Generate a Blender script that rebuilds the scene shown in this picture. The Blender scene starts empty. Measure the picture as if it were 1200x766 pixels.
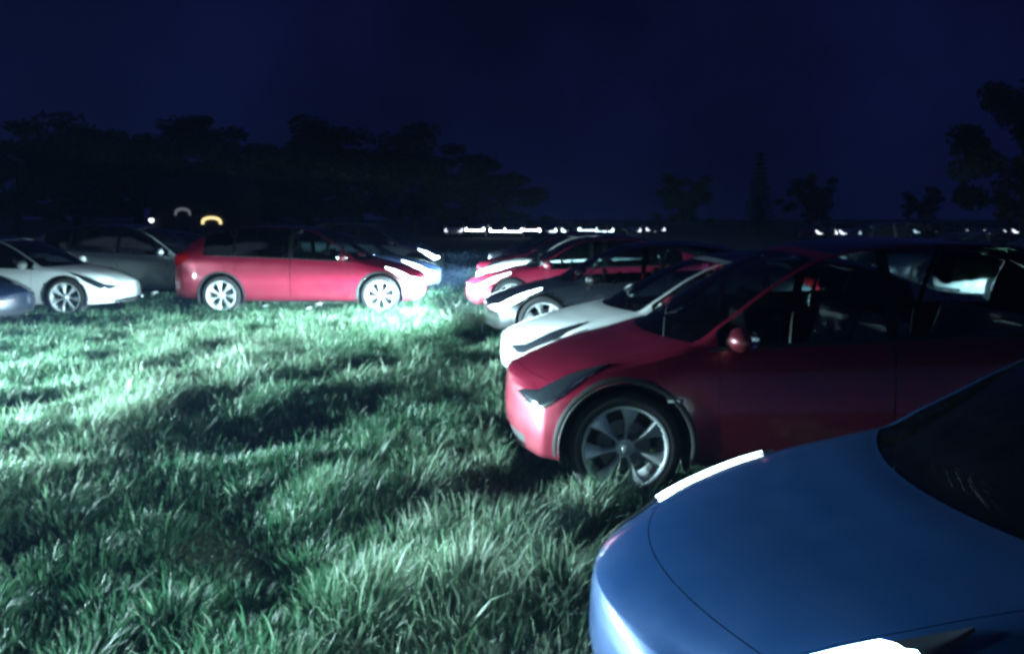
import bpy, bmesh, math, random
import numpy as np
from mathutils import Matrix, Vector

R = math.radians
random.seed(7); rng = np.random.default_rng(11)
scene = bpy.context.scene
COL = scene.collection

# ---------------------------------------------------------------- camera
CAM_H = 1.76
cam_d = bpy.data.cameras.new('camera')
cam_d.sensor_width = 36.0
cam_d.lens = 36.0 * 960 / 1200
cam_d.clip_end = 3000
cam = bpy.data.objects.new('camera', cam_d); COL.objects.link(cam)
cam.location = (0, 0, CAM_H)
cam.rotation_euler = (R(90 - 7.6), 0, 0)
scene.camera = cam

# ---------------------------------------------------------------- night sky
world = bpy.data.worlds.new('World'); scene.world = world
world.use_nodes = True
wn, wl = world.node_tree.nodes, world.node_tree.links
wn.clear()
wo = wn.new('ShaderNodeOutputWorld'); bg = wn.new('ShaderNodeBackground')
sky = wn.new('ShaderNodeTexSky'); sky.sky_type = 'NISHITA'; sky.sun_disc = False
sky.sun_elevation = R(-6.0); sky.sun_rotation = R(200)
tc = wn.new('ShaderNodeTexCoord')
nz = wn.new('ShaderNodeTexNoise'); nz.inputs['Scale'].default_value = 2.6
nz.inputs['Detail'].default_value = 5; nz.inputs['Roughness'].default_value = 0.55
wl.new(tc.outputs['Generated'], nz.inputs['Vector'])
cr = wn.new('ShaderNodeValToRGB')
cr.color_ramp.elements[0].position = 0.36; cr.color_ramp.elements[0].color = (0.0013, 0.0017, 0.0125, 1)
cr.color_ramp.elements[1].position = 0.70; cr.color_ramp.elements[1].color = (0.0030, 0.0048, 0.034, 1)
wl.new(nz.outputs['Fac'], cr.inputs['Fac'])
mx = wn.new('ShaderNodeMixRGB'); mx.blend_type = 'ADD'; mx.inputs['Fac'].default_value = 0.03
wl.new(cr.outputs['Color'], mx.inputs['Color1']); wl.new(sky.outputs['Color'], mx.inputs['Color2'])
wl.new(mx.outputs['Color'], bg.inputs['Color']); bg.inputs['Strength'].default_value = 0.85
wl.new(bg.outputs['Background'], wo.inputs['Surface'])

# faint light of the night sky
sun_d = bpy.data.lights.new('moon', 'SUN'); sun_d.energy = 0.012; sun_d.angle = R(12); sun_d.color = (0.55, 0.75, 1.0)
sun = bpy.data.objects.new('moon', sun_d); COL.objects.link(sun)
sun.rotation_euler = (R(38), R(-28), 0); sun.location = (0, 0, 60)

scene.view_settings.view_transform = 'Standard'
scene.view_settings.look = 'None'
scene.view_settings.exposure = 0.25
scene.view_settings.gamma = 1.0
scene.render.engine = 'CYCLES'
scene.cycles.use_denoising = True
scene.cycles.filter_width = 3.0
scene.cycles.max_bounces = 6
scene.cycles.transparent_max_bounces = 24
scene.cycles.sample_clamp_indirect = 4.0
scene.cycles.caustics_reflective = False
scene.cycles.caustics_refractive = False
LAMP = (0.60, 0.92, 1.0)
BEAM = 4000.0      # watts of one lit headlamp

# ---------------------------------------------------------------- materials
def newmat(name):
    m = bpy.data.materials.new(name); m.use_nodes = True
    return m, m.node_tree.nodes, m.node_tree.links, m.node_tree.nodes['Principled BSDF']

def simple(name, col, rough=0.5, metal=0.0, noise=0.0, scale=20.0, bump=0.0, coat=0.0, spec=0.5):
    m, n, l, b = newmat(name)
    b.inputs['Base Color'].default_value = (*col, 1)
    b.inputs['Roughness'].default_value = rough
    b.inputs['Metallic'].default_value = metal
    b.inputs['Coat Weight'].default_value = coat
    b.inputs['Specular IOR Level'].default_value = spec
    if noise or bump:
        t = n.new('ShaderNodeTexCoord'); x = n.new('ShaderNodeTexNoise')
        x.inputs['Scale'].default_value = scale; x.inputs['Detail'].default_value = 5
        l.new(t.outputs['Object'], x.inputs['Vector'])
        if noise:
            mr = n.new('ShaderNodeMapRange')
            mr.inputs['To Min'].default_value = 1 - noise; mr.inputs['To Max'].default_value = 1 + noise
            l.new(x.outputs['Fac'], mr.inputs['Value'])
            h = n.new('ShaderNodeHueSaturation'); h.inputs['Color'].default_value = (*col, 1)
            l.new(mr.outputs['Result'], h.inputs['Value']); l.new(h.outputs['Color'], b.inputs['Base Color'])
        if bump:
            bp = n.new('ShaderNodeBump'); bp.inputs['Strength'].default_value = bump
            bp.inputs['Distance'].default_value = 0.01
            l.new(x.outputs['Fac'], bp.inputs['Height']); l.new(bp.outputs['Normal'], b.inputs['Normal'])
    return m

def paint(name, col, metal=0.35, rough=0.38):
    m, n, l, b = newmat(name)
    b.inputs['Base Color'].default_value = (*col, 1)
    b.inputs['Metallic'].default_value = metal
    b.inputs['Coat Weight'].default_value = 1.0
    b.inputs['Coat Roughness'].default_value = 0.06
    t = n.new('ShaderNodeTexCoord')
    x = n.new('ShaderNodeTexNoise'); x.inputs['Scale'].default_value = 5; x.inputs['Detail'].default_value = 7
    l.new(t.outputs['Object'], x.inputs['Vector'])
    mr = n.new('ShaderNodeMapRange'); mr.inputs['To Min'].default_value = rough - 0.08; mr.inputs['To Max'].default_value = rough + 0.14
    l.new(x.outputs['Fac'], mr.inputs['Value']); l.new(mr.outputs['Result'], b.inputs['Roughness'])
    # road dust, heavier on the sills
    sp = n.new('ShaderNodeSeparateXYZ'); l.new(t.outputs['Object'], sp.inputs['Vector'])
    dr = n.new('ShaderNodeMapRange'); dr.inputs['From Min'].default_value = 0.55; dr.inputs['From Max'].default_value = 0.18
    dr.inputs['To Min'].default_value = 0.02; dr.inputs['To Max'].default_value = 0.45
    l.new(sp.outputs['Z'], dr.inputs['Value'])
    mm = n.new('ShaderNodeMath'); mm.operation = 'MULTIPLY'
    l.new(dr.outputs['Result'], mm.inputs[0]); l.new(x.outputs['Fac'], mm.inputs[1])
    mc = n.new('ShaderNodeMixRGB'); mc.inputs['Color1'].default_value = (*col, 1); mc.inputs['Color2'].default_value = (0.10, 0.085, 0.07, 1)
    l.new(mm.outputs['Value'], mc.inputs['Fac']); l.new(mc.outputs['Color'], b.inputs['Base Color'])
    ge = n.new('ShaderNodeNewGeometry'); tm = n.new('ShaderNodeMixShader'); td = n.new('ShaderNodeBsdfDiffuse')
    td.inputs['Color'].default_value = (.02, .02, .022, 1)      # inner trim of the shell
    l.new(ge.outputs['Backfacing'], tm.inputs['Fac']); l.new(b.outputs['BSDF'], tm.inputs[1]); l.new(td.outputs['BSDF'], tm.inputs[2])
    l.new(tm.outputs['Shader'], n['Material Output'].inputs['Surface'])
    cm = n.new('ShaderNodeMapRange'); cm.inputs['To Min'].default_value = 0.03; cm.inputs['To Max'].default_value = 0.14
    l.new(x.outputs['Fac'], cm.inputs['Value']); l.new(cm.outputs['Result'], b.inputs['Coat Roughness'])
    return m

def emit(name, col, strength):
    m, n, l, b = newmat(name)
    b.inputs['Base Color'].default_value = (0.6, 0.6, 0.6, 1)
    b.inputs['Emission Color'].default_value = (*col, 1)
    b.inputs['Emission Strength'].default_value = strength
    return m

def glass(name, tint, gloss=0.06):
    m, n, l, b = newmat(name)
    n.remove(b)
    out = n['Material Output']
    tr = n.new('ShaderNodeBsdfTransparent'); tr.inputs['Color'].default_value = (*tint, 1)
    gl = n.new('ShaderNodeBsdfGlossy'); gl.inputs['Roughness'].default_value = gloss
    gl.inputs['Color'].default_value = (0.9, 0.95, 1, 1)
    fr = n.new('ShaderNodeFresnel'); fr.inputs['IOR'].default_value = 1.5
    t = n.new('ShaderNodeTexCoord'); x = n.new('ShaderNodeTexNoise'); x.inputs['Scale'].default_value = 9; x.inputs['Detail'].default_value = 6
    l.new(t.outputs['Object'], x.inputs['Vector'])
    df = n.new('ShaderNodeBsdfDiffuse'); df.inputs['Color'].default_value = (0.3, 0.33, 0.33, 1)
    dm = n.new('ShaderNodeMath'); dm.operation = 'MULTIPLY'; dm.inputs[1].default_value = 0.012
    l.new(x.outputs['Fac'], dm.inputs[0])
    m0 = n.new('ShaderNodeMixShader'); l.new(dm.outputs['Value'], m0.inputs['Fac'])
    l.new(tr.outputs['BSDF'], m0.inputs[1]); l.new(df.outputs['BSDF'], m0.inputs[2])
    m1 = n.new('ShaderNodeMixShader'); l.new(fr.outputs['Fac'], m1.inputs['Fac'])
    l.new(m0.outputs['Shader'], m1.inputs[1]); l.new(gl.outputs['BSDF'], m1.inputs[2])
    l.new(m1.outputs['Shader'], out.inputs['Surface'])
    return m

PAINT = {
    'red': paint('red_paint', (0.25, 0.008, 0.034)),
    'blue': paint('dark_blue_paint', (0.004, 0.036, 0.130), 0.3, 0.42),
    'navy': paint('navy_paint', (0.004, 0.010, 0.030), 0.1),
    'white': paint('white_paint', (0.78, 0.80, 0.80), 0.0, 0.45),
    'black': paint('black_paint', (0.006, 0.008, 0.014), 0.2),
    'grey': paint('grey_paint', (0.16, 0.21, 0.24), 0.5, 0.4),
    'silver': paint('silver_paint', (0.42, 0.45, 0.47), 0.6, 0.4),
}
MAT = {
    'trim': simple('black_trim', (0.012, 0.012, 0.014), 0.35, noise=0.2),
    'plastic': simple('black_plastic', (0.02, 0.02, 0.022), 0.6, noise=0.25, bump=0.1, scale=60),
    'rubber': simple('tyre_rubber', (0.022, 0.022, 0.024), 0.75, noise=0.3, bump=0.2, scale=40),
    'alloy': simple('alloy', (0.70, 0.73, 0.75), 0.36, 0.35, noise=0.15, scale=12),
    'disc': simple('brake_disc', (0.10, 0.10, 0.11), 0.5, 0.6, noise=0.2),
    'chrome': simple('chrome', (0.75, 0.77, 0.8), 0.12, 1.0, noise=0.05),
    'seat_white': simple('white_upholstery', (0.72, 0.73, 0.73), 0.55, noise=0.08, scale=8),
    'seat_black': simple('black_upholstery', (0.03, 0.03, 0.032), 0.6, noise=0.2, scale=8),
    'glass': glass('car_glass', (0.62, 0.72, 0.74)),
    'roofglass': simple('dark_roof_glass', (0.008, 0.01, 0.013), 0.08, noise=0.1, coat=1.0),
    'lens_off': simple('headlamp_lens', (0.02, 0.024, 0.03), 0.10, noise=0.1, coat=1.0),
    'lens_on': emit('lit_headlamp', LAMP, 30.0),
    'lens_far': emit('lit_far_headlamp', (0.85, 0.92, 1.0), 16.0),
    'lens_dim': emit('dim_far_headlamp', (0.75, 0.85, 1.0), 2.2),
    'tail': simple('tail_lamp', (0.28, 0.006, 0.01), 0.15, coat=1.0, noise=0.1),
    'reflector': simple('reflector', (0.8, 0.8, 0.82), 0.18, 1.0, noise=0.1),
    'dull': simple('dull_black', (0.006, 0.006, 0.007), 0.8, noise=0.2, spec=0.1),
    'plate': simple('plate', (0.7, 0.7, 0.66), 0.5, noise=0.1),
}

# ---------------------------------------------------------------- helpers
def mesh_from(name, verts, faces, smooth=True, normals=None):
    me = bpy.data.meshes.new(name)
    me.from_pydata([tuple(map(float, v)) for v in verts], [], [tuple(int(i) for i in f) for f in faces])
    if smooth:
        me.polygons.foreach_set('use_smooth', [True] * len(me.polygons))
    me.update()
    if normals is not None and smooth:
        me.normals_split_custom_set_from_vertices([tuple(map(float, q)) for q in normals])
    return me

def bm_mesh(name, bm, smooth=True, angle=None):
    bmesh.ops.recalc_face_normals(bm, faces=bm.faces[:])
    me = bpy.data.meshes.new(name); bm.to_mesh(me); bm.free()
    if smooth:
        me.polygons.foreach_set('use_smooth', [True] * len(me.polygons))
        if angle is not None:
            me.set_sharp_from_angle(angle=R(angle))
    return me

def pchip(xs, ys):
    xs = np.array(xs, float); ys = np.array(ys, float)
    h = np.diff(xs); d = np.diff(ys) / h
    m = np.zeros_like(ys)
    m[0] = d[0]; m[-1] = d[-1]
    for i in range(1, len(xs) - 1):
        if d[i-1] * d[i] > 0:
            w1 = 2*h[i] + h[i-1]; w2 = h[i] + 2*h[i-1]
            m[i] = (w1 + w2) / (w1 / d[i-1] + w2 / d[i])
    def f(x):
        x = min(max(float(x), xs[0]), xs[-1])
        i = int(min(max(np.searchsorted(xs, x) - 1, 0), len(xs) - 2))
        t = (x - xs[i]) / h[i]
        return ((1+2*t)*(1-t)**2*ys[i] + t*(1-t)**2*h[i]*m[i] + t*t*(3-2*t)*ys[i+1] + t*t*(t-1)*h[i]*m[i+1])
    return f

def box_bm(bm, c, s, bev=0.0, rot=None):
    mtx = Matrix.Translation(c) @ (rot.to_4x4() if rot else Matrix.Identity(4)) @ Matrix.Diagonal((*s, 1))
    g = bmesh.ops.create_cube(bm, size=1.0, matrix=mtx)
    if bev:
        es = list({e for v in g['verts'] for e in v.link_edges})
        bmesh.ops.bevel(bm, geom=es, offset=bev, segments=3, affect='EDGES', profile=0.6)

def lathe_bm(bm, prof, axis_y=True, seg=48):
    """revolve (radius, y) points round the y axis"""
    rings = []
    for r, y in prof:
        rings.append([bm.verts.new((r*math.cos(2*math.pi*k/seg), y, r*math.sin(2*math.pi*k/seg))) for k in range(seg)])
    for a, b in zip(rings[:-1], rings[1:]):
        for k in range(seg):
            bm.faces.new((a[k], a[(k+1) % seg], b[(k+1) % seg], b[k]))
    return rings

def new_obj(name, data, parent=None, mat=None):
    o = bpy.data.objects.new(name, data); COL.objects.link(o)
    if parent is not None: o.parent = parent
    if mat is not None and data is not None and hasattr(data, 'materials'):
        if len(data.materials) == 0: data.materials.append(None)
        o.material_slots[0].link = 'OBJECT'
        o.material_slots[0].material = mat
    return o

def tag(o, label, cat, group=None, kind=None):
    o['label'] = label; o['category'] = cat
    if group: o['group'] = group
    if kind: o['kind'] = kind
    return o

# ---------------------------------------------------------------- car template
WR = 0.355
def wheel_meshes():
    out = {}
    bm = bmesh.new()
    rr = 0.264
    lathe_bm(bm, [(rr, 0.10), (rr+0.012, 0.112), (rr+0.045, 0.118), (WR-0.03, 0.112), (WR-0.006, 0.095), (WR, 0.07), (WR, -0.07),
                  (WR-0.006, -0.095), (WR-0.03, -0.112), (rr+0.02, -0.115), (rr, -0.10), (rr-0.004, 0.0), (rr, 0.10)], seg=56)
    out['tyre'] = bm_mesh('tyre', bm, True, 50)
    bm = bmesh.new()
    lathe_bm(bm, [(rr+0.006, 0.102), (rr+0.002, 0.114), (rr-0.010, 0.112), (rr-0.018, 0.098), (rr-0.030, 0.06), (rr-0.034, -0.09)], seg=56)
    # seven blades, narrow at the hub and wide at the rim
    N = 7
    for k in range(N):
        a0 = 2*math.pi*k/N
        secs = [(0.045, -0.30, 0.30, 0.085), (0.085, -0.125, 0.16, 0.094), (0.14, -0.085, 0.16, 0.100), (0.19, -0.12, 0.24, 0.103), (0.254, -0.20, 0.30, 0.100)]
        top, bot = [], []
        for r, al, ar, y in secs:
            top.append([bm.verts.new((r*math.cos(a0+a), y + dy, r*math.sin(a0+a))) for a, dy in ((al, -0.006), (al*0.6, 0.004), (ar*0.3, 0.0), (ar, -0.022))])
            bot.append([bm.verts.new((r*math.cos(a0+a), y-0.035, r*math.sin(a0+a))) for a in (al, ar)])
        for i in range(len(secs)-1):
            for j in range(3):
                bm.faces.new((top[i][j], top[i][j+1], top[i+1][j+1], top[i+1][j]))
            bm.faces.new((top[i][0], top[i+1][0], bot[i+1][0], bot[i][0]))
            bm.faces.new((top[i][3], bot[i][1], bot[i+1][1], top[i+1][3]))
    lathe_bm(bm, [(0.0005, 0.108), (0.022, 0.106), (0.030, 0.098), (0.034, 0.092), (0.055, 0.090), (0.062, 0.078), (0.062, 0.03)], seg=28)
    out['rim'] = bm_mesh('rim', bm, True, 35)
    bm = bmesh.new()
    lathe_bm(bm, [(0.0005, 0.02), (0.165, 0.02), (0.17, 0.015), (0.17, -0.005), (0.165, -0.01), (0.0005, -0.01)], seg=36)
    lathe_bm(bm, [(0.0005, 0.05), (0.065, 0.05), (0.07, 0.02)], seg=20)
    out['wheel'] = bm_mesh('wheel_hub', bm, True, 35)
    return out
WHEEL = wheel_meshes()

SPEC = {
 'suv': dict(FO=.82, RO=.97, wb=2.89, W=.955, zb=.235,
    zc=pchip([-.84, -.80, -.66, -.40, 0, .22, .60, 1.13, 1.40, 1.80, 2.40, 2.85, 3.25, 3.55, 3.72, 3.90], [.60, .655, .745, .845, .945, 1.00, 1.25, 1.535, 1.60, 1.625, 1.61, 1.55, 1.44, 1.29, 1.18, 1.09]),
    belt=pchip([-.60, -.45, -.20, .10, .45, 1.5, 2.6, 3.3, 3.7, 3.9], [.60, .69, .79, .865, .95, 1.015, 1.06, 1.08, 1.07, 1.03]),
    rail=pchip([-.60, -.20, .42, .60, .95, 1.25, 1.55, 1.95, 2.40, 2.80, 3.15, 3.40, 3.70, 3.9], [.03, .03, .035, .13, .345, .485, .535, .545, .52, .455, .36, .25, .05, .035]),
    w=pchip([-.60, -.50, -.35, -.10, .3, 1.5, 2.8, 3.3, 3.6, 3.75], [.755, .835, .905, .945, .95, .955, .955, .93, .87, .80]),
    inset=pchip([-.60, -.3, .42, 1.5, 3.0, 3.75], [.06, .10, .065, .06, .065, .06]),
    rin=pchip([-.60, .30, .42, .7, 1.25, 1.8, 2.6, 3.2, 3.75], [.07, .075, .06, .12, .245, .275, .27, .19, .08])),
 'sedan': dict(FO=.83, RO=.98, wb=2.875, W=.925, zb=.205,
    zc=pchip([-.85, -.81, -.66, -.40, 0, .25, .60, 1.13, 1.40, 1.80, 2.40, 2.85, 3.20, 3.50, 3.70, 3.92], [.55, .60, .675, .76, .845, .885, 1.09, 1.345, 1.405, 1.435, 1.395, 1.285, 1.15, 1.045, 1.02, .99]),
    belt=pchip([-.60, -.45, -.20, .10, .45, 1.5, 2.6, 3.3, 3.7, 3.9], [.545, .62, .715, .79, .85, .90, .935, .955, .95, .92]),
    rail=pchip([-.60, -.20, .42, .60, .95, 1.25, 1.55, 1.95, 2.40, 2.80, 3.15, 3.40, 3.70, 3.9], [.03, .03, .035, .125, .32, .43, .46, .455, .40, .29, .15, .06, .035, .035]),
    w=pchip([-.60, -.50, -.35, -.10, .3, 1.5, 2.8, 3.3, 3.6, 3.75], [.735, .81, .875, .915, .92, .925, .925, .905, .85, .78]),
    inset=pchip([-.60, -.3, .42, 1.5, 3.0, 3.75], [.06, .10, .065, .06, .065, .06]),
    rin=pchip([-.60, .30, .42, .7, 1.25, 1.8, 2.6, 3.2, 3.75], [.07, .075, .06, .12, .235, .265, .26, .19, .08])),
}
DS = pchip([-.60, -.30, .10, .42, .80, 1.25, 1.9, 2.6, 3.0, 3.4, 3.6, 3.75], [-.23, -.16, -.18, -.22, -.17, -.12, 0, .08, .13, .16, .16, .15])
NS, NW, NT = 16, 5, 12
NP = NS + NW + 1

def car_template(kind):
    sp = SPEC[kind]; wb = sp['wb']; s0, s1 = (-.52 if kind == 'suv' else -.60), 3.75
    fix = [s0, -.46, -.18, -.12, .42, .56, .62, 1.25, 1.58, 1.66, 1.34, 2.62, 2.67, 2.98, 3.20, 3.42, 3.58, s1]
    st = set(round(v, 4) for v in fix)
    fix = [v for v in fix if v >= s0]; st = {v for v in st if v >= s0}
    for v in np.arange(s0, s1, .034): 
        if min(abs(v - q) for q in fix) > .014: st.add(round(float(v), 4))
    st = sorted(st)
    RA = WR + (.055 if kind == 'suv' else .032)
    V = []; idx = {}
    def add(key, s, y, z):
        idx[key] = len(V); V.append((wb/2 - s, y, z))
    def half(s):
        w, zb = sp['w'](s), sp['zb']
        e = max(0, (-.2 - s)/.4); e2 = max(0, (s - 3.2)/.5)
        zb = zb + .02*e + .06*e2
        zB = sp['belt'](s); wB = w - sp['inset'](s)
        hgt = zB - zb
        cp = [(w-.09, zb), (w-.03, zb+.05*hgt/.8), (w-.010, zb+.22*hgt), (w, zb+.46*hgt), (w-.006, zb+.66*hgt), (w-.020, zb+.86*hgt), (wB+.012, zB-.022), (wB, zB)]
        d = np.concatenate([[0], np.cumsum([math.hypot(cp[i+1][0]-cp[i][0], cp[i+1][1]-cp[i][1]) for i in range(len(cp)-1)])]); d /= d[-1]
        fy, fz = pchip(d, [c[0] for c in cp]), pchip(d, [c[1] for c in cp])
        rows = [(fy(i/NS), fz(i/NS)) for i in range(NS+1)]
        zr = zB + sp['rail'](s); wr = wB - sp['rin'](s)
        for i in range(1, NW+1):
            t = i/NW
            rows.append((wB + (wr-wB)*t + .02*math.sin(math.pi*t)*min(1, sp['rail'](s)/.3), zB + (zr-zB)*t))
        yp = wr - .045; zp = zr + .012
        rows.append((yp, zp))
        return rows, yp, zp
    H = {}
    for i, s in enumerate(st):
        rows, yp, zp = half(s); H[i] = rows
        zc = sp['zc'](s + DS(s))
        zc = max(zc, zp + .004)
        for sg in (1, -1):
            for r, (y, z) in enumerate(rows):
                add((i, r, sg), s, y*sg, z)
            for j in range(1, NT+1):
                t = 1 - j/NT
                if j == NT and sg == -1:
                    idx[(i, NP+j, -1)] = idx[(i, NP+j, 1)]; continue
                z = zp + (zc - zp)*(1 - t**2.1)
                add((i, NP+j, sg), s + DS(s)*(1 - t*t), yp*t*sg, z)
    # fascias
    def fascia(end):
        i = 0 if end == 'f' else len(st)-1; s = st[i]; rows = H[i]
        zlo, zhi = rows[0][1], rows[NP][1]
        pr = (pchip([0, .12, .45, .75, 1], [.86, .98, 1.08, 1.06, 1.0]) if end == 'f' else pchip([0, .12, .4, .6, .85, 1], [.8, 1.0, 1.15, 1.1, .95, 1.0]))
        for r in range(NP+1):
            y, z = rows[r]; u = (z - zlo)/(zhi - zlo); k = pr(u)
            for sg in (1, -1):
                for j in range(NT+1):
                    key = (end, r, j, sg)
                    t = 1 - j/NT
                    if j == 0: idx[key] = idx[(i, r, sg)]; continue
                    if r == NP: idx[key] = idx[(i, NP+j, sg)]; continue
                    if j == NT and sg == -1: idx[key] = idx[(end, r, j, 1)]; continue
                    add(key, s + DS(s)*k*(1 - t*t), y*t*sg, z + (.004*(1-t*t)))
    fascia('f'); fascia('r')
    # faces with region
    F = []
    def reg_side(i, r, sg):
        sm = (st[i] + st[i+1])/2
        if r < NS:
            if r == 0: return 'sill'
            if .50 < sm < 1.62 and .42+.14 <= sm and r >= 2: return 'door_front'
            if 1.62 <= sm < 2.62 and r >= 2:
                return 'door_rear'
            return 'body'
        if r < NS+NW:
            if .56 < sm < 1.58: return 'window_front' if r < NS+NW-1 or sm < 99 else 'body'
            if 1.58 <= sm < 1.66: return 'pillar_b'
            if 1.66 <= sm < 2.62: return 'window_rear'
            if 2.62 <= sm < 2.67: return 'pillar_c'
            if 2.67 <= sm < (3.20 if kind == 'suv' else 2.98): return 'window_quarter'
            return 'body'
        return 'body'   # rail/pillar strip
    def reg_top(i, j):
        sm = (st[i] + st[i+1])/2
        if sm < -.46: return 'body'
        if sm < .42: return 'hood'
        if sm < 1.25: return 'windshield'
        if sm < 1.34: return 'body'
        if sm < 2.62: return 'roof_panel'
        if sm < 2.67: return 'body'
        if sm < 3.42: return 'rear_window'
        return 'body'
    def arch_inside(q):
        for ca in (0.0, wb):
            if all(math.hypot(wb/2 - V[k][0] - ca, V[k][2] - WR) < RA + .001 for k in q): return True
        return False
    for i in range(len(st)-1):
        for sg in (1, -1):
            for r in range(NP + NT):
                q = [idx[(i, r, sg)], idx[(i+1, r, sg)], idx[(i+1, r+1, sg)], idx[(i, r+1, sg)]]
                if sg == -1: q = q[::-1]
                if r < NS and arch_inside(q): continue
                reg = reg_side(i, r, sg) if r < NP else reg_top(i, r-NP)
                F.append((reg, sg if (r < NP) else 0, q))
    for end in ('f', 'r'):
        i = 0 if end == 'f' else len(st)-1
        for sg in (1, -1):
            for r in range(NP):
                for j in range(NT):
                    q = [idx[(end, r, j, sg)], idx[(end, r, j+1, sg)], idx[(end, r+1, j+1, sg)], idx[(end, r+1, j, sg)]]
                    if (sg == 1) == (end == 'f'): q = q[::-1]
                    reg = 'body'; lsg = 0
                    if end == 'f':
                        if r in (2, 3, 4) and j >= 3: reg = 'grille'
                        elif r in (0,): reg = 'sill'
                    else:
                        if r < 5: reg = 'diffuser'
                    F.append((reg, lsg, q))
    V0 = np.array(V); V = V0.copy()
    # arch opening: push the grid points left inside the circle out to it
    for k in {k for _, _, q in F for k in q}:
        s_, y_, z_ = wb/2 - V0[k][0], V0[k][1], V0[k][2]
        if abs(y_) < .6 or z_ > WR + RA: continue
        for ca in (0.0, wb):
            dd = math.hypot(s_ - ca, z_ - WR)
            if dd < RA:
                f = RA/max(dd, 1e-4)
                if z_ < WR: V[k] = (wb/2 - (ca + math.copysign(math.sqrt(RA*RA - (z_-WR)**2), s_ - ca)), y_, z_)
                else: V[k] = (wb/2 - (ca + (s_-ca)*f), y_, WR + (z_-WR)*f)
    # vertex normals of the whole skin
    Nn = np.zeros_like(V)
    for _, _, q in F:
        p = V[q]; n = np.cross(p[2]-p[0], p[3]-p[1]); Nn[q] += n
    Nn /= np.maximum(np.linalg.norm(Nn, axis=1, keepdims=True), 1e-9)
    def extract(sel, gap=0.0, push=0.0):
        qs = [q for reg, sg, q in F if sel(reg, sg)]
        used = sorted({k for q in qs for k in q}); mp = {k: n for n, k in enumerate(used)}
        P = V[used].copy(); M = Nn[used]
        qs = [[mp[k] for k in q] for q in qs]
        if gap:
            cnt = {}
            for q in qs:
                for a, b in zip(q, q[1:] + q[:1]):
                    if a != b: cnt[(min(a, b), max(a, b))] = cnt.get((min(a, b), max(a, b)), 0) + 1
            mv = np.zeros_like(P); bd = {}
            for (a, b), c in cnt.items():
                if c == 1: bd.setdefault(a, []).append(b); bd.setdefault(b, []).append(a)
            cen = P.mean(0)
            adj = {}
            for q in qs:
                fc = P[q].mean(0)
                for k in q: adj.setdefault(k, []).append(fc)
            for k, nb in bd.items():
                d = np.mean(adj[k], axis=0) - P[k]
                if len(nb) == 2:
                    e = P[nb[1]] - P[nb[0]]; L = np.linalg.norm(e)
                    if L > 1e-6: e /= L; d = d - e*np.dot(d, e)
                L = np.linalg.norm(d)
                if L > 1e-6: mv[k] = d/L*gap
            P = P + mv
        if push: P = P + M*push
        qs2 = []
        for q in qs:
            u = []
            for k in q:
                if k not in u: u.append(k)
            if len(u) >= 3: qs2.append(u)
        return P, qs2, M
    T = []   # (name, mesh, parent index or None, matkey, matrix)
    def put(name, me, mk, parent=None, mtx=None):
        T.append((name, me, parent, mk, mtx)); return len(T)-1
    def part(name, sel, mk, parent=None, gap=0.0, push=0.0):
        P, q, M = extract(sel, gap, push)
        return put(name, mesh_from(name, P, q, True, M), mk, parent)
    put('body', mesh_from('body', *(lambda a: (a[0], a[1]))(extract(lambda r, s: r == 'body')), True, extract(lambda r, s: r == 'body')[2]), 'paint')
    part('hood', lambda r, s: r == 'hood', 'paint', gap=.0035)
    part('sill_trim', lambda r, s: r == 'sill', 'plastic')
    part('grille', lambda r, s: r == 'grille', 'plastic', push=-.012)
    part('diffuser', lambda r, s: r == 'diffuser', 'plastic')
    def surf(end, c, r, sg, off):
        # point on the skin; c < 0 runs over the fascia columns, c >= 0 is metres along the side
        r0 = min(int(r), NP-1); fr = r - r0
        def at(key): k = idx[key]; return V0[k], Nn[k]
        def lerp(a, b, t): return (a[0]*(1-t) + b[0]*t, a[1]*(1-t) + b[1]*t)
        if c < 0:
            j = min(int(-c), NT-1); f = -c - j
            g = lambda rr: lerp(at((end, rr, j, sg)), at((end, rr, j+1, sg)), f)
        else:
            s = s0 + c if end == 'f' else s1 - c
            i = int(np.clip(np.searchsorted(st, s) - 1, 0, len(st)-2)); f = (s - st[i])/(st[i+1]-st[i])
            g = lambda rr: lerp(at((i, rr, sg)), at((i+1, rr, sg)), f)
        p, n = lerp(g(r0), g(r0+1), fr); n = n/max(np.linalg.norm(n), 1e-6)
        return p + n*off
    def patch(end, cs, lo, hi, sg, off, nu=30, nv=5):
        vs, fs = [], []
        flo, fhi = pchip([a for a, _ in lo], [b for _, b in lo]), pchip([a for a, _ in hi], [b for _, b in hi])
        for u in range(nu+1):
            c = cs[0] + (cs[1]-cs[0])*u/nu if cs[0] >= 0 else (cs[0]*(1-2*u/nu) if u < nu/2 else cs[1]*(2*u/nu-1))
            for v in range(nv+1):
                t = v/nv
                vs.append(surf(end, c, flo(u/nu)*(1-t) + fhi(u/nu)*t, sg, off*math.sin(math.pi*(.12+.76*t))))
        for u in range(nu):
            for v in range(nv):
                a = u*(nv+1)+v; fs.append((a, a+1, a+nv+2, a+nv+1))
        return vs, fs
    part('windshield', lambda r, s: r == 'windshield', 'glass', gap=.004)
    part('roof_panel', lambda r, s: r == 'roof_panel', 'roofglass', gap=.003)
    part('rear_window', lambda r, s: r == 'rear_window', 'glass', gap=.004)
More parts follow.
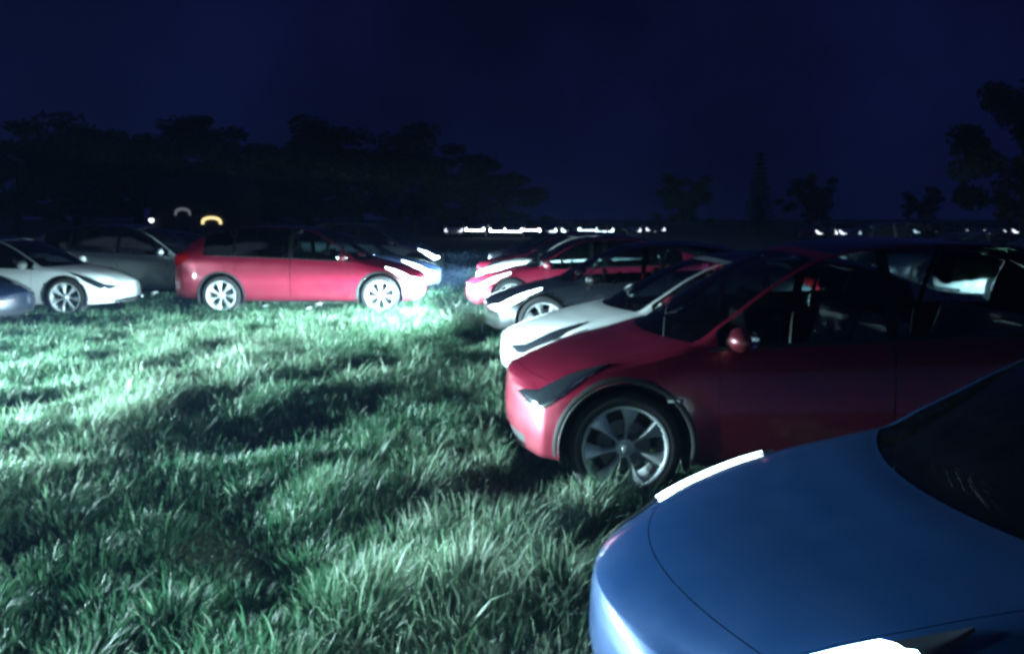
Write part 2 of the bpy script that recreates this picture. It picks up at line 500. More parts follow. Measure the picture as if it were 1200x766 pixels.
    for sg in (1, -1):
        d = part('door', lambda r, s: r == 'door_front' and s == sg, 'paint', gap=.004)
        part('window', lambda r, s: r == 'window_front' and s == sg, 'glass', d, gap=.003)
        d2 = part('door', lambda r, s: r == 'door_rear' and s == sg, 'paint', gap=.004)
        part('window', lambda r, s: r == 'window_rear' and s == sg, 'glass', d2, gap=.003)
        part('quarter_window', lambda r, s: r == 'window_quarter' and s == sg, 'glass', gap=.003)
        part('pillar_trim', lambda r, s: r == 'pillar_b' and s == sg, 'trim'); part('pillar_trim', lambda r, s: r == 'pillar_c' and s == sg, 'trim')
        lo = [(0, NS-1.2), (.25, NS-2.6), (.5, NS-3.4), (.72, NS-1.6), (.88, NS+1.2), (1, NP-.9)]
        hi = [(0, NS-1.2), (.25, NS+1), (.5, NS+4.2), (.75, NP-.5), (1, NP-.6)]
        hl = put('headlight', mesh_from('headlight', *patch('f', (-4.6, (.44 if kind == 'suv' else .58)), lo, hi, sg, .012)), 'lens')
        put('taillight', mesh_from('taillight', *patch('r', (-5.5, .30), [(0, NS-3), (.5, NS-4), (1, NS-1)], [(0, NS+1), (.5, NS+3), (1, NS+1)], sg, .012)), 'tail')
        vs, fs = patch('f', (-2.6, .34), [(0, NS-3.2), (.5, NS-3.6), (1, NS+1.2)], [(0, NS-2.6), (.5, NS-2.5), (1, NS+1.9)], sg, .017, nv=2)
        put('lamp_unit', mesh_from('lamp_unit', *patch('f', (.10, .54), [(0, NS+.2), (.5, NS+1.6), (1, NP-2.4)], [(0, NS+.9), (.5, NS+3.2), (1, NP-1.8)], sg, .015)) if sg < 0 else mesh_from('lamp_unit', *patch('f', (-1.6, .44), [(0, NS-2.6), (.5, NS-3.2), (.8, NS-2), (1, NS+1)], [(0, NS+2.5), (.4, NP-.4), (.93, NP-.3), (1, NP-1.5)], sg, .015)), 'unit', hl)
        put('lamp_strip', mesh_from('lamp_strip', vs, fs), 'reflector', hl)
        # door handles, flush strips
        for dd, s in ((d, 1.30), (d2, 2.42)):
            i = min(range(len(st)), key=lambda n: abs(st[n]-s)); k = idx[(i, NS-4, sg)]
            bm = bmesh.new(); box_bm(bm, (0, 0, 0), (.21, .012, .022), .005)
            me = bm_mesh('handle', bm)
            put('handle', me, 'trim', dd, Matrix.Translation(V[k] + Nn[k]*.004))
        # chrome-less belt moulding
        vs, fs = [], []
        ii = [i for i, s in enumerate(st) if .50 <= s <= 2.98]
        for a, i in enumerate(ii):
            k = idx[(i, NS, sg)]; p, n = V[k], Nn[k]
            vs += [p + n*.004 + np.array((0, 0, -.010)), p + n*.008, p + n*.004 + np.array((0, -.004*sg, .014))]
            if a:
                o = 3*(a-1); fs += [(o, o+3, o+4, o+1), (o+1, o+4, o+5, o+2)]
        put('belt_moulding', mesh_from('belt_moulding', vs, fs), 'trim')
        # mirror
        i = min(range(len(st)), key=lambda n: abs(st[n]-.66)); k = idx[(i, NS, sg)]
        base = V[k]
        bm = bmesh.new()
        g = bmesh.ops.create_uvsphere(bm, u_segments=20, v_segments=12, radius=1)
        for v in bm.verts:
            x, y, z = v.co
            v.co = (x*.085 if x > 0 else x*.045, y*.125, z*.075*(1 - .15*y*sg))
        me = bm_mesh('mirror', bm)
        mi = put('mirror', me, 'paint', None, Matrix.Translation(base + np.array((.01, sg*.155, .075))))
        bm = bmesh.new(); box_bm(bm, (0, 0, 0), (.05, .13, .022), .008, Matrix.Rotation(sg*.35, 3, 'X'))
        put('mirror_arm', bm_mesh('mirror_arm', bm), 'trim', mi, Matrix.Translation(base + np.array((.01, sg*.055, .02))))
        bm = bmesh.new(); lathe_bm(bm, [(.0005, 0), (.062, 0), (.064, .004)], seg=20)
        bmesh.ops.scale(bm, vec=(1.6, 1, 1), verts=bm.verts)
        put('mirror_glass', bm_mesh('mirror_glass', bm), 'chrome', mi, Matrix.Translation(base + np.array((-.038, sg*.155, .075))) @ Matrix.Rotation(R(90), 4, 'Z'))
        bm = bmesh.new(); box_bm(bm, (0, 0, 0), (.10, .006, .022), .002)
        i = min(range(len(st)), key=lambda n: abs(st[n]-.30)); k = idx[(i, NS-6, sg)]
        put('side_repeater', bm_mesh('side_repeater', bm), 'chrome', None, Matrix.Translation(V[k] + Nn[k]*.003))
        # wheels, arch liners, arch trims
        for ca in (0.0, wb):
            wy = sp['w'](ca) - .135
            rot = Matrix.Translation((wb/2 - ca, sg*wy, WR)) @ (Matrix.Rotation(math.pi, 4, 'Z') if sg < 0 else Matrix.Identity(4)) @ Matrix.Rotation(random.uniform(0, 6), 4, 'Y')
            wi = put('wheel', WHEEL['wheel'], 'disc', None, rot)
            put('tyre', WHEEL['tyre'], 'rubber', wi, rot); put('rim', WHEEL['rim'], 'alloy', wi, rot)
            bm = bmesh.new(); seg = 30
            a = [math.pi*(-.12 + 1.24*n/seg) for n in range(seg+1)]
            yo, yi = (sp['w'](ca) - .012)*sg, (sp['w'](ca) - .40)*sg
            ra = RA + .002
            o = [bm.verts.new((wb/2 - ca + ra*math.cos(t), yo, WR + ra*math.sin(t))) for t in a]
            n_ = [bm.verts.new((wb/2 - ca + ra*math.cos(t), yi, WR + ra*math.sin(t))) for t in a]
            c = bm.verts.new((wb/2 - ca, yi, WR))
            for n in range(seg):
                bm.faces.new((o[n], o[n+1], n_[n+1], n_[n])); bm.faces.new((n_[n], n_[n+1], c))
            put('arch_liner', bm_mesh('arch_liner', bm), 'plastic')
            # lip following the skin at the opening
            vs, fs = [], []
            tw = .034 if kind == 'suv' else .012
            sk = lambda s, z: skin_y(s, z)
            for n in range(seg+1):
                t = math.pi*(-.05 + 1.10*n/seg)
                for q, (dr, dn) in enumerate(((-.004, -.03), (-.004, .004), (tw*.5, .008), (tw, .003))):
                    s_ = ca - (RA+dr)*math.cos(t); z_ = WR + (RA+dr)*math.sin(t)
                    if z_ < sp['zb']: z_ = sp['zb'] + .001*q
                    vs.append((wb/2 - s_, sg*(skin(half, s_, z_) + dn), z_))
                if n:
                    b0, b1 = 4*(n-1), 4*n
                    for q in range(3): fs.append((b0+q, b1+q, b1+q+1, b0+q+1))
            put('arch_trim', mesh_from('arch_trim', vs, fs), 'plastic' if kind == 'suv' else 'paint')
    # floor pan
    bm = bmesh.new()
    zb = sp['zb']
    box_bm(bm, (0, 0, zb+.03), (wb + 1.2, 1.04, .02)); box_bm(bm, (0, 0, zb+.045), (wb - .84, 1.66, .02))
    put('floor_pan', bm_mesh('floor_pan', bm, False), 'plastic')
    # interior
    dz = .10 if kind == 'suv' else 0.0
    def seat(name, s, y, wd, mk):
        bm = bmesh.new()
        box_bm(bm, (.02, 0, .42+dz), (.52, wd, .18), .06)
        tilt = Matrix.Rotation(R(-16), 3, 'Y')
        box_bm(bm, (-.30, 0, .72+dz), (.15, wd, .60), .065, tilt)
        me = bm_mesh(name, bm, True, 60)
        si = put(name, me, mk, None, Matrix.Translation((wb/2 - s, y, 0)))
        ys = [0] if wd < .7 else [-.38, .38]
        for yy in ys:
            bm = bmesh.new(); box_bm(bm, (0, 0, 0), (.09, .27, .19), .042, tilt)
            put('headrest', bm_mesh('headrest', bm), mk, si, Matrix.Translation((wb/2 - s - .405, y + yy, 1.105+dz)))
    seat('seat', 1.42, .37, .50, 'seat'); seat('seat', 1.42, -.37, .50, 'seat'); seat('rear_bench', 2.36, 0, 1.24, 'seat')
    bm = bmesh.new(); box_bm(bm, (wb/2 - .74, 0, .74+dz), (.34, 1.42, .16), .05); put('dashboard', bm_mesh('dashboard', bm), 'plastic')
    bm = bmesh.new()
    g = 28; rg = []
    for k in range(g):
        a = 2*math.pi*k/g
        rg.append([bm.verts.new((.016*math.cos(b), (.175 + .016*math.sin(b))*math.cos(a), (.175 + .016*math.sin(b))*math.sin(a))) for b in np.linspace(0, 2*math.pi, 8, endpoint=False)])
    for k in range(g):
        for b in range(8):
            bm.faces.new((rg[k][b], rg[(k+1) % g][b], rg[(k+1) % g][(b+1) % 8], rg[k][(b+1) % 8]))
    box_bm(bm, (.01, 0, 0), (.03, .34, .05), .01)
    put('steering_wheel', bm_mesh('steering_wheel', bm), 'trim', None, Matrix.Translation((wb/2 - 1.02, .37, .84+dz)) @ Matrix.Rotation(R(-24), 4, 'Y'))
    bm = bmesh.new(); box_bm(bm, (0, 0, 0), (.03, .40, .24), .008)
    put('screen', bm_mesh('screen', bm), 'trim', None, Matrix.Translation((wb/2 - .92, 0, .90+dz)))
    vs, fs = [], []
    for n in range(21):
        t = -1 + n/10; sg = 1 if t >= 0 else -1
        c = -(NT*(1-abs(t))) if abs(t) < 1 else -.001
        for r in (NS-2.5, NS+.5): vs.append(surf('f', min(c, -.001), r, sg, .010))
        if n: fs.append((2*n-2, 2*n-1, 2*n+1, 2*n))
    put('lamp_bloom_bar', mesh_from('lamp_bloom_bar', vs, fs), 'lens')  # glowing strip added on far cars, stands in for both lamps blooming together
    # plates
    bm = bmesh.new(); box_bm(bm, (0, 0, 0), (.012, .50, .11), .003)
    put('number_plate', bm_mesh('number_plate', bm), 'plate', None, Matrix.Translation((wb/2 - 3.92 - .02, 0, .66)))
    return dict(T=T, wb=wb, W=sp['W'], nose=wb/2 - s0 - DS(s0)*1.08, kind=kind,
                lamp=(wb/2 - s0, sp['w'](s0+.05) - .04, sp['belt'](s0+.1) - .03))

def skin(half, s, z):
    rows, _, _ = half(s)
    for (y0, z0), (y1, z1) in zip(rows[:-1], rows[1:]):
        if z0 <= z <= z1: return y0 + (y1-y0)*(z-z0)/max(z1-z0, 1e-6)
    return rows[0][0] if z < rows[0][1] else rows[NS][0]

TPL = {k: car_template(k) for k in ('suv', 'sedan')}
FOOT = []
INSIDE = ('seat', 'rear_bench', 'headrest', 'dashboard', 'steering_wheel', 'screen')

def car(kind, color, nose_x, y, face, label, lamps='off', beam=1.0, yaw=0.0, seats='seat_white', small=False, group='cars parked in the field', pitch=-5.0, aim=0.0, cut=0.8):
    """nose_x: world x of the nose; face: -1 points along -X, +1 along +X; yaw in degrees"""
    t = TPL[kind]
    root = bpy.data.objects.new('parked_car', None); COL.objects.link(root); root.empty_display_size = .3
    ang = (math.pi if face < 0 else 0.0) + R(yaw)
    root.location = (nose_x - t['nose']*math.cos(ang), y - 0*math.sin(ang), 0); root.rotation_euler = (0, 0, ang)
    tag(root, label, 'car', group)
    made = {}
    for n, (name, me, par, mk, mtx) in enumerate(t['T']):
        if small and (name in INSIDE or name in ('handle', 'side_repeater', 'lamp_strip', 'floor_pan', 'mirror_arm', 'mirror_glass', 'belt_moulding', 'steering_wheel')): continue
        if mk == 'paint': m = PAINT[color]
        elif mk == 'seat': m = MAT[seats]
        elif mk == 'unit': m = MAT['lens_on']
        elif mk == 'lens': m = MAT[{'off': 'lens_off', 'on': 'lens_on', 'far': 'lens_far', 'dim': 'lens_dim', 'unit': 'lens_off'}[lamps]]
        else: m = MAT[mk]
        if name == 'lamp_strip' and lamps != 'off': continue
        if name == 'lamp_unit' and lamps != 'unit': continue
        if name in ('mirror_arm', 'mirror_glass') and color == 'blue': continue
        if name == 'lamp_bloom_bar' and lamps != 'far': continue
        o = new_obj(name, me, root, m)
        o.matrix_local = mtx if mtx is not None else Matrix.Identity(4)
        if par is not None:
            p = made[par]; w = o.matrix_local.copy(); o.parent = p
            o.matrix_local = p.matrix_local.inverted() @ w
        made[n] = o
        if name == 'mirror' and color == 'blue':      # folded in against the door glass
            sg = 1 if o.matrix_local.translation.y > 0 else -1
            o.matrix_local = Matrix.Translation((-.10, -sg*.105, -.02)) @ o.matrix_local @ Matrix.Rotation(sg*R(72), 4, 'Z')
            m = o.material_slots[0].material = MAT['dull']  # shade put into its colour: black, so the beams leave it dark
    if lamps in ('on', 'unit') and beam > 0:
        lx, ly, lz = t['lamp']
        for sg in (1, -1):
            ld = bpy.data.lights.new('headlight_beam', 'SPOT'); ld.energy = BEAM*beam; ld.color = LAMP
            ld.spot_size = R(115); ld.spot_blend = 0.75; ld.shadow_soft_size = 0.06
            lo = bpy.data.objects.new('headlight_beam', ld); COL.objects.link(lo)
            ld.use_nodes = True; ln, ll = ld.node_tree.nodes, ld.node_tree.links
            em = ln['Emission']; tx = ln.new('ShaderNodeTexCoord'); se = ln.new('ShaderNodeSeparateXYZ'); mr = ln.new('ShaderNodeMapRange')
            mr.interpolation_type = 'SMOOTHSTEP'
            mr.inputs['From Min'].default_value = math.sin(R(cut - .6 - pitch)); mr.inputs['From Max'].default_value = math.sin(R(cut + 1.8 - pitch))
            mr.inputs['To Min'].default_value = 1.0; mr.inputs['To Max'].default_value = .045
            ll.new(tx.outputs['Normal'], se.inputs['Vector']); ll.new(se.outputs['Y'], mr.inputs['Value'])
            lw = ln.new('ShaderNodeMapRange'); lw.interpolation_type = 'SMOOTHSTEP'     # less light thrown on the ground close by
            lw.inputs['From Min'].default_value = math.sin(R(-32 - pitch)); lw.inputs['From Max'].default_value = math.sin(R(-1.5 - pitch))
            lw.inputs['To Min'].default_value = .03; lw.inputs['To Max'].default_value = 1.0
            mu = ln.new('ShaderNodeMath'); mu.operation = 'MULTIPLY'
            ll.new(se.outputs['Y'], lw.inputs['Value']); ll.new(mr.outputs['Result'], mu.inputs[0]); ll.new(lw.outputs['Result'], mu.inputs[1])
            ll.new(mu.outputs['Value'], em.inputs['Strength'])
            lo.parent = root; lo.location = (lx + .12, sg*ly*.9, lz + .02)
            lo.rotation_euler = (R(90 + pitch), 0, R(-90 + aim))
    L = t['nose'] + t['wb']/2 + .95
    FOOT.append((root.location.x, root.location.y, ang, t['nose'], t['W']))
    return root

# ---------------------------------------------------------------- cars
# column on the right, noses towards the lane
car('sedan', 'blue', .26, 2.56, -1, 'dark blue sedan with lit headlamp beside the red SUV', 'unit', .12, seats='seat_black')
car('suv', 'red', -.05, 5.80, -1, 'red SUV with grey alloy wheels between the dark blue and the white sedan', 'off')
car('sedan', 'white', -.12, 8.30, -1, 'white sedan parked right behind the red SUV, floodlit bonnet', 'off', seats='seat_black')
car('sedan', 'black', -.42, 11.9, -1, 'black car with lit headlamp behind the white sedan', 'on', .8, aim=-12)
car('sedan', 'red', -.85, 15.1, -1, 'red sedan with glaring headlamps beside the black car', 'on', 1.0)
car('sedan', 'white', -.80, 18.0, -1, 'white sedan squeezed between two red sedans', 'on', 1.2, cut=6)
car('sedan', 'red', -.9, 20.8, -1, 'red sedan parked behind the white sedan of the two reds', 'off')
car('suv', 'black', -.7, 24.0, -1, 'black SUV behind the farther red sedan in the row', 'off')
# second column behind it
car('sedan', 'white', 9.1, 17.4, -1, 'white sedan seen through the rear side window of the red SUV', 'off')
car('suv', 'grey', 8.6, 12.6, -1, 'grey SUV standing behind the red SUV, mostly hidden', 'off')
c = car('sedan', 'black', 6.9, 7.0, 1, 'added unseen black sedan in the aisle behind the red SUV with its lamps on', 'on', 1.6, cut=4)  # added out of view, its beams light the white sedan behind the SUV
c.location = (6.9, 6.8, 0); c.rotation_euler = (0, 0, R(90)); FOOT.pop()
car('sedan', 'navy', 9.4, 21.2, -1, 'navy sedan next to the half hidden white sedan', 'off')
car('suv', 'black', 8.9, 25.0, -1, 'black SUV behind the navy sedan', 'off')
# columns on the left, noses to the right
car('suv', 'red', -1.65, 15.75, 1, 'tall red hatchback standing sideways with both wheels in view and glaring headlamp', 'on', 1.2, cut=2)
car('sedan', 'navy', -1.65, 19.2, 1, 'navy sedan behind the red hatchback, headlamp on', 'on', .4)
car('sedan', 'white', -7.05, 15.3, 1, 'white sedan facing the tail of the red hatchback', 'off', seats='seat_black')
car('suv', 'silver', -5.95, 18.2, 1, 'blue grey SUV with white headrests behind the white sedan', 'off')
car('sedan', 'navy', -7.75, 12.95, 1, 'dark navy car whose bonnet shows beside the white sedan', 'off', seats='seat_black')
car('suv', 'silver', -2.0, 24.2, 1, 'silver SUV with bright headlamp behind the navy sedan', 'on', .4)
car('sedan', 'black', -6.6, 22.0, 1, 'black sedan behind the blue grey SUV', 'off')
# neighbours of the same rows just beside the picture, lamps on; the last is added
car('suv', 'white', -9.7, 10.1, 1, 'white SUV lighting the lane, next after the dark navy car', 'on', .75, aim=4, cut=1.7)
car('sedan', 'silver', -9.2, 7.9, 1, 'silver sedan lighting the lane beside the white SUV', 'on', 1.7, cut=1.0)
car('suv', 'grey', -8.6, 5.15, 1, 'grey SUV lighting the near grass beside the silver sedan', 'on', 1.9, cut=-.6)
car('sedan', 'grey', .35, -1.45, -1, 'added unseen grey sedan with its lamps on, on the other side of the dark blue sedan', 'on', 6.5, cut=0)  # put in out of view to brighten the near grass

# far end of the field: cars facing us with their headlamps on
far_cols = ['white', 'grey', 'black', 'silver', 'navy', 'red']
k = 0
for px, mode in [(536, 'dim'), (560, 'far'), (585, 'far'), (603, 'far'), (622, 'far'), (640, 'far'), (664, 'far'), (685, 'far'), (706, 'far'), (738, 'dim'), (765, 'dim'),
                 (955, 'dim'), (980, 'dim'), (1068, 'dim'), (1105, 'dim'), (1150, 'dim'), (1178, 'dim'), (1195, 'dim')]:
    yy = 76 if px < 800 else 66
    x = (px - 600)/960*yy
    kind = 'suv' if k % 3 == 1 else 'sedan'
    c = car(kind, far_cols[k % 6], 0, 0, 1, ('far car with bright headlamps in the row at the end of the field' if mode == 'far' else
            ('far car with faint headlamps at the end of the bright row' if px < 800 else 'far car with faint lamps beyond the red SUV roof')), mode, 0, small=True,
            group='distant cars facing the field with lamps ' + ('on' if mode == 'far' else ('faint' if px < 800 else 'faint at the right')))
    FOOT.pop()
    c.rotation_euler = (0, 0, R(-90 + random.uniform(-6, 6))); c.location = (x, yy + random.uniform(-.6, .6), 0)
    k += 1

# ---------------------------------------------------------------- ground
def ground():
    bm = bmesh.new()
    bmesh.ops.create_grid(bm, x_segments=60, y_segments=60, size=700)
    me = bm_mesh('ground', bm)
    o = new_obj('ground', me); o['kind'] = 'structure'
    m, n, l, b = newmat('meadow_soil')
    t = n.new('ShaderNodeTexCoord')
    x1 = n.new('ShaderNodeTexNoise'); x1.inputs['Scale'].default_value = 1.3; x1.inputs['Detail'].default_value = 8
    x2 = n.new('ShaderNodeTexNoise'); x2.inputs['Scale'].default_value = 22; x2.inputs['Detail'].default_value = 6
    l.new(t.outputs['Object'], x1.inputs['Vector']); l.new(t.outputs['Object'], x2.inputs['Vector'])
    c1 = n.new('ShaderNodeValToRGB')
    c1.color_ramp.elements[0].position = .3; c1.color_ramp.elements[0].color = (.018, .032, .014, 1)
    c1.color_ramp.elements[1].position = .72; c1.color_ramp.elements[1].color = (.05, .085, .03, 1)
    mm = n.new('ShaderNodeMath'); mm.operation = 'ADD'; mm2 = n.new('ShaderNodeMath'); mm2.operation = 'MULTIPLY'; mm2.inputs[1].default_value = .5
    l.new(x1.outputs['Fac'], mm.inputs[0]); l.new(x2.outputs['Fac'], mm.inputs[1]); l.new(mm.outputs['Value'], mm2.inputs[0])
    l.new(mm2.outputs['Value'], c1.inputs['Fac']); l.new(c1.outputs['Color'], b.inputs['Base Color'])
    b.inputs['Roughness'].default_value = .95
    bp = n.new('ShaderNodeBump'); bp.inputs['Distance'].default_value = .06; bp.inputs['Strength'].default_value = .8
    l.new(x2.outputs['Fac'], bp.inputs['Height']); l.new(bp.outputs['Normal'], b.inputs['Normal'])
    me.materials.append(m)
ground()

# value noise for the grass clumps
def vnoise(x, y, seed, scale):
    r = np.random.default_rng(seed); G = r.random((256, 256))
    x = x/scale + 100; y = y/scale + 100
    xi = np.floor(x).astype(int); yi = np.floor(y).astype(int); fx = x-xi; fy = y-yi
    fx = fx*fx*(3-2*fx); fy = fy*fy*(3-2*fy)
    g = lambda a, b: G[a % 256, b % 256]
    return (g(xi, yi)*(1-fx) + g(xi+1, yi)*fx)*(1-fy) + (g(xi, yi+1)*(1-fx) + g(xi+1, yi+1)*fx)*fy

def grass():
    pts = []
    bands = [(.9, 3.0, 6500), (3.0, 5.0, 5200), (5.0, 8.0, 3800), (8.0, 12.0, 2100), (12.0, 17.0, 1100), (17.0, 26.0, 420), (26.0, 45.0, 90)]
    for y0, y1, dens in bands:
        xl, xr = -.72*y1 - .5, (.5 if y1 < 4 else .62)*y1 + .3
        if y1 > 8: xr = min(xr, 11); 
        n = int((y1-y0)*(xr-xl)*dens)
        px = rng.uniform(xl, xr, n); py = rng.uniform(y0, y1, n)
        keep = (px > -.72*py - .4)
        pts.append(np.stack([px[keep], py[keep], np.full(keep.sum(), y0)], 1))
    P = np.concatenate(pts); x, y = P[:, 0], P[:, 1]
    n1 = vnoise(x, y*.8, 1, .55); n2 = vnoise(x, y, 2, .21); n3 = vnoise(x, y, 3, 1.7); n4 = vnoise(x, y, 5, .09)
    cl = .45*n1 + .3*n2 + .25*n3
    # clumping: thin out the hollows
    keep = rng.random(len(x)) < np.clip((cl-.25)*2.6 + .15, .12, 1)
    under = np.zeros(len(x), bool); press = np.zeros(len(x), bool)
    for cx, cy, a, nose, w in FOOT:
        dx, dy = x-cx, y-cy
        u = dx*math.cos(a) + dy*math.sin(a); v = -dx*math.sin(a) + dy*math.cos(a)
        inside = (abs(v) < w-.02) & (u < nose-.02) & (u > -nose-.1)
        under |= inside
        for wx in (1.44, -1.44):
            press |= (abs(u-wx) < .2) & (abs(abs(v)-(w-.14)) < .13)
    keep &= ~press & ~(under & (rng.random(len(x)) < .45))
    x, y, cl, n2, n3, n4, under, P = x[keep], y[keep], cl[keep], n2[keep], n3[keep], n4[keep], under[keep], P[keep]
    n = len(x)
    h = (.04 + .40*np.clip(cl-.22, 0, 1)**1.2) * rng.uniform(.55, 1.25, n)
    tall = rng.random(n) < .05; h[tall] *= 1.45
    h = np.where(under, np.minimum(h, .10), h)
    far = P[:, 2]
    wd = np.interp(far, [.9, 3, 8, 17, 26], [.0042, .0052, .0078, .017, .032]) * rng.uniform(.7, 1.4, n)
    # blades of a tuft fan outwards; wind lean to the right
    gx = vnoise(x+.02, y, 2, .21) - vnoise(x-.02, y, 2, .21); gy = vnoise(x, y+.02, 2, .21) - vnoise(x, y-.02, 2, .21)
    th = rng.uniform(0, 2*np.pi, n); lean = rng.uniform(.1, .75, n)
    lx = np.cos(th)*lean*.7 - gx*2.2 + .12; ly = np.sin(th)*lean*.7 - gy*2.2
    fa = rng.uniform(0, np.pi, n); wx, wy = np.cos(fa)*wd, np.sin(fa)*wd
    V = np.zeros((n, 7, 3))
    for q, (t, wk) in enumerate(((0, 1.0), (.42, .9), (.78, .55))):
        bx = x + lx*h*t**1.7; by = y + ly*h*t**1.7; bz = h*(t - .18*lean*t*t) - .01
        V[:, 2*q] = np.stack([bx-wx*wk, by-wy*wk, bz], 1); V[:, 2*q+1] = np.stack([bx+wx*wk, by+wy*wk, bz], 1)
    droop = rng.uniform(.0, .35, n)
    V[:, 6] = np.stack([x + lx*h*1.15, y + ly*h*1.15, h*(1 - .18*lean - .5*droop*lean)], 1)
    me = bpy.data.meshes.new('grass')
    nv = n*7
    me.vertices.add(nv); me.vertices.foreach_set('co', V.reshape(-1).astype(np.float32))
    base = (np.arange(n)*7)[:, None]
    quads = np.concatenate([base + np.array([0, 1, 3, 2]), base + np.array([2, 3, 5, 4])], 1)
    tri = base + np.array([4, 5, 6])
    loops = np.concatenate([quads, tri], 1).reshape(-1)
    me.loops.add(len(loops)); me.loops.foreach_set('vertex_index', loops.astype(np.int32))
    tot = np.tile(np.array([4, 4, 3]), n); start = np.concatenate([[0], np.cumsum(tot)[:-1]])
    me.polygons.add(len(tot)); me.polygons.foreach_set('loop_start', start.astype(np.int32)); me.polygons.foreach_set('loop_total', tot.astype(np.int32))
    me.update(calc_edges=True)
    dry = np.clip((n3-.5)*1.2 + (n4-.5)*.9 + rng.normal(.26, .22, n), 0, 1); dry[rng.random(n) < .05] = 1
    at = me.attributes.new('dryness', 'FLOAT', 'POINT'); at.data.foreach_set('value', np.repeat(dry, 7).astype(np.float32))
    me.polygons.foreach_set('use_smooth', np.ones(len(tot), bool))
    m, nn, l, b = newmat('grass_blades')
    a = nn.new('ShaderNodeAttribute'); a.attribute_name = 'dryness'
    c = nn.new('ShaderNodeValToRGB')
    c.color_ramp.elements[0].position = 0; c.color_ramp.elements[0].color = (.030, .095, .045, 1)
    c.color_ramp.elements[1].position = 1; c.color_ramp.elements[1].color = (.24, .31, .22, 1)
    e = c.color_ramp.elements.new(.5); e.color = (.080, .165, .085, 1)
    l.new(a.outputs['Fac'], c.inputs['Fac']); l.new(c.outputs['Color'], b.inputs['Base Color'])
    b.inputs['Roughness'].default_value = .55
    tr = nn.new('ShaderNodeBsdfTranslucent'); l.new(c.outputs['Color'], tr.inputs['Color'])
    ms = nn.new('ShaderNodeMixShader'); ms.inputs['Fac'].default_value = .35
    l.new(b.outputs['BSDF'], ms.inputs[1]); l.new(tr.outputs['BSDF'], ms.inputs[2]); l.new(ms.outputs['Shader'], nn['Material Output'].inputs['Surface'])
    me.materials.append(m)
    o = new_obj('grass', me)
    tag(o, 'tussocky green meadow grass with paler dry blades', 'grass', kind='stuff')
    print('grass blades', n)
grass()

# ---------------------------------------------------------------- trees
BARK = simple('bark', (.045, .035, .028), .9, noise=.4, bump=.6, scale=6)
LEAF = simple('leaves', (.035, .055, .025), .7, noise=.45, scale=.8)
NEEDLE = simple('needles', (.022, .038, .022), .7, noise=.4, scale=1.2)

def limb(bm, p0, p1, r0, r1, seg=7, n=5, wob=.15):
    p0, p1 = Vector(p0), Vector(p1); rings = []
    d = (p1-p0).normalized(); ax = d.orthogonal().normalized(); ay = d.cross(ax)
    for i in range(n+1):
        t = i/n; c = p0.lerp(p1, t) + (ax*random.uniform(-1, 1) + ay*random.uniform(-1, 1))*wob*(0 if i == 0 else 1)*(p1-p0).length*.1
        r = r0 + (r1-r0)*t
        rings.append([bm.verts.new(c + (ax*math.cos(2*math.pi*k/seg) + ay*math.sin(2*math.pi*k/seg))*r) for k in range(seg)])
    for a, b in zip(rings[:-1], rings[1:]):
        for k in range(seg): bm.faces.new((a[k], a[(k+1) % seg], b[(k+1) % seg], b[k]))

def tree_meshes(kind, seed):
    random.seed(seed); r = np.random.default_rng(seed)
    bm = bmesh.new(); H = 10.0
    clumps = []
    if kind == 'broad':
        limb(bm, (0, 0, -.1), (.1, 0, 4.2), .28, .18)
        for k in range(11):
            a = k*2.4; z0 = random.uniform(2.2, 4.2); e = (math.cos(a)*random.uniform(1.4, 3.0), math.sin(a)*random.uniform(1.4, 3.0), random.uniform(4.5, 9.2))
            limb(bm, (.05, 0, z0), e, .11, .03)
            for q in range(3): clumps.append((e[0]+random.gauss(0, .7), e[1]+random.gauss(0, .7), e[2]+random.gauss(0, .6), random.uniform(.7, 1.3)))
        for q in range(8): clumps.append((random.gauss(0, 1.6), random.gauss(0, 1.6), random.uniform(1.8, 4.2), random.uniform(.6, 1.1)))
        per, size = 210, .19
    else:
        limb(bm, (0, 0, -.1), (0, 0, 9.9), .2, .02, n=8, wob=.05)
        z = .9
        while z < 9.8:
            rr = 2.1*(1 - z/10.2) + .1
            for a in np.linspace(0, 2*math.pi, 7, endpoint=False):
                a2 = a + z*3; L = rr*random.uniform(.75, 1.15)
                e = (math.cos(a2)*L, math.sin(a2)*L, z - .25*L)
                limb(bm, (0, 0, z), e, .035, .01, seg=4, n=2)
                for q in np.linspace(.3, 1, 3): clumps.append((e[0]*q, e[1]*q, z - .25*L*q, .16 + .14*L))
            z += .55
        per, size = 22, .12
    trunk = bm_mesh('trunk', bm)
    P = []
    for cx, cy, cz, cr in clumps:
        g = r.normal(0, 1, (per, 3)); g /= np.linalg.norm(g, axis=1, keepdims=True)
        g *= (r.random((per, 1))**.45)*cr; g[:, 2] *= .75
        P.append(g + np.array([cx, cy, cz]))
    P = np.concatenate(P); n = len(P)
    a = r.normal(0, 1, (n, 3)); a /= np.linalg.norm(a, axis=1, keepdims=True)
    b = np.cross(a, r.normal(0, 1, (n, 3))); b /= np.linalg.norm(b, axis=1, keepdims=True)
    s = size*r.uniform(.6, 1.5, (n, 1))
    V = np.stack([P - a*s, P + b*s*.45, P + a*s, P - b*s*.45], 1).reshape(-1, 3)
    me = mesh_from('crown', V, (np.arange(n)*4)[:, None] + np.array([0, 1, 2, 3]), False)
    return trunk, me

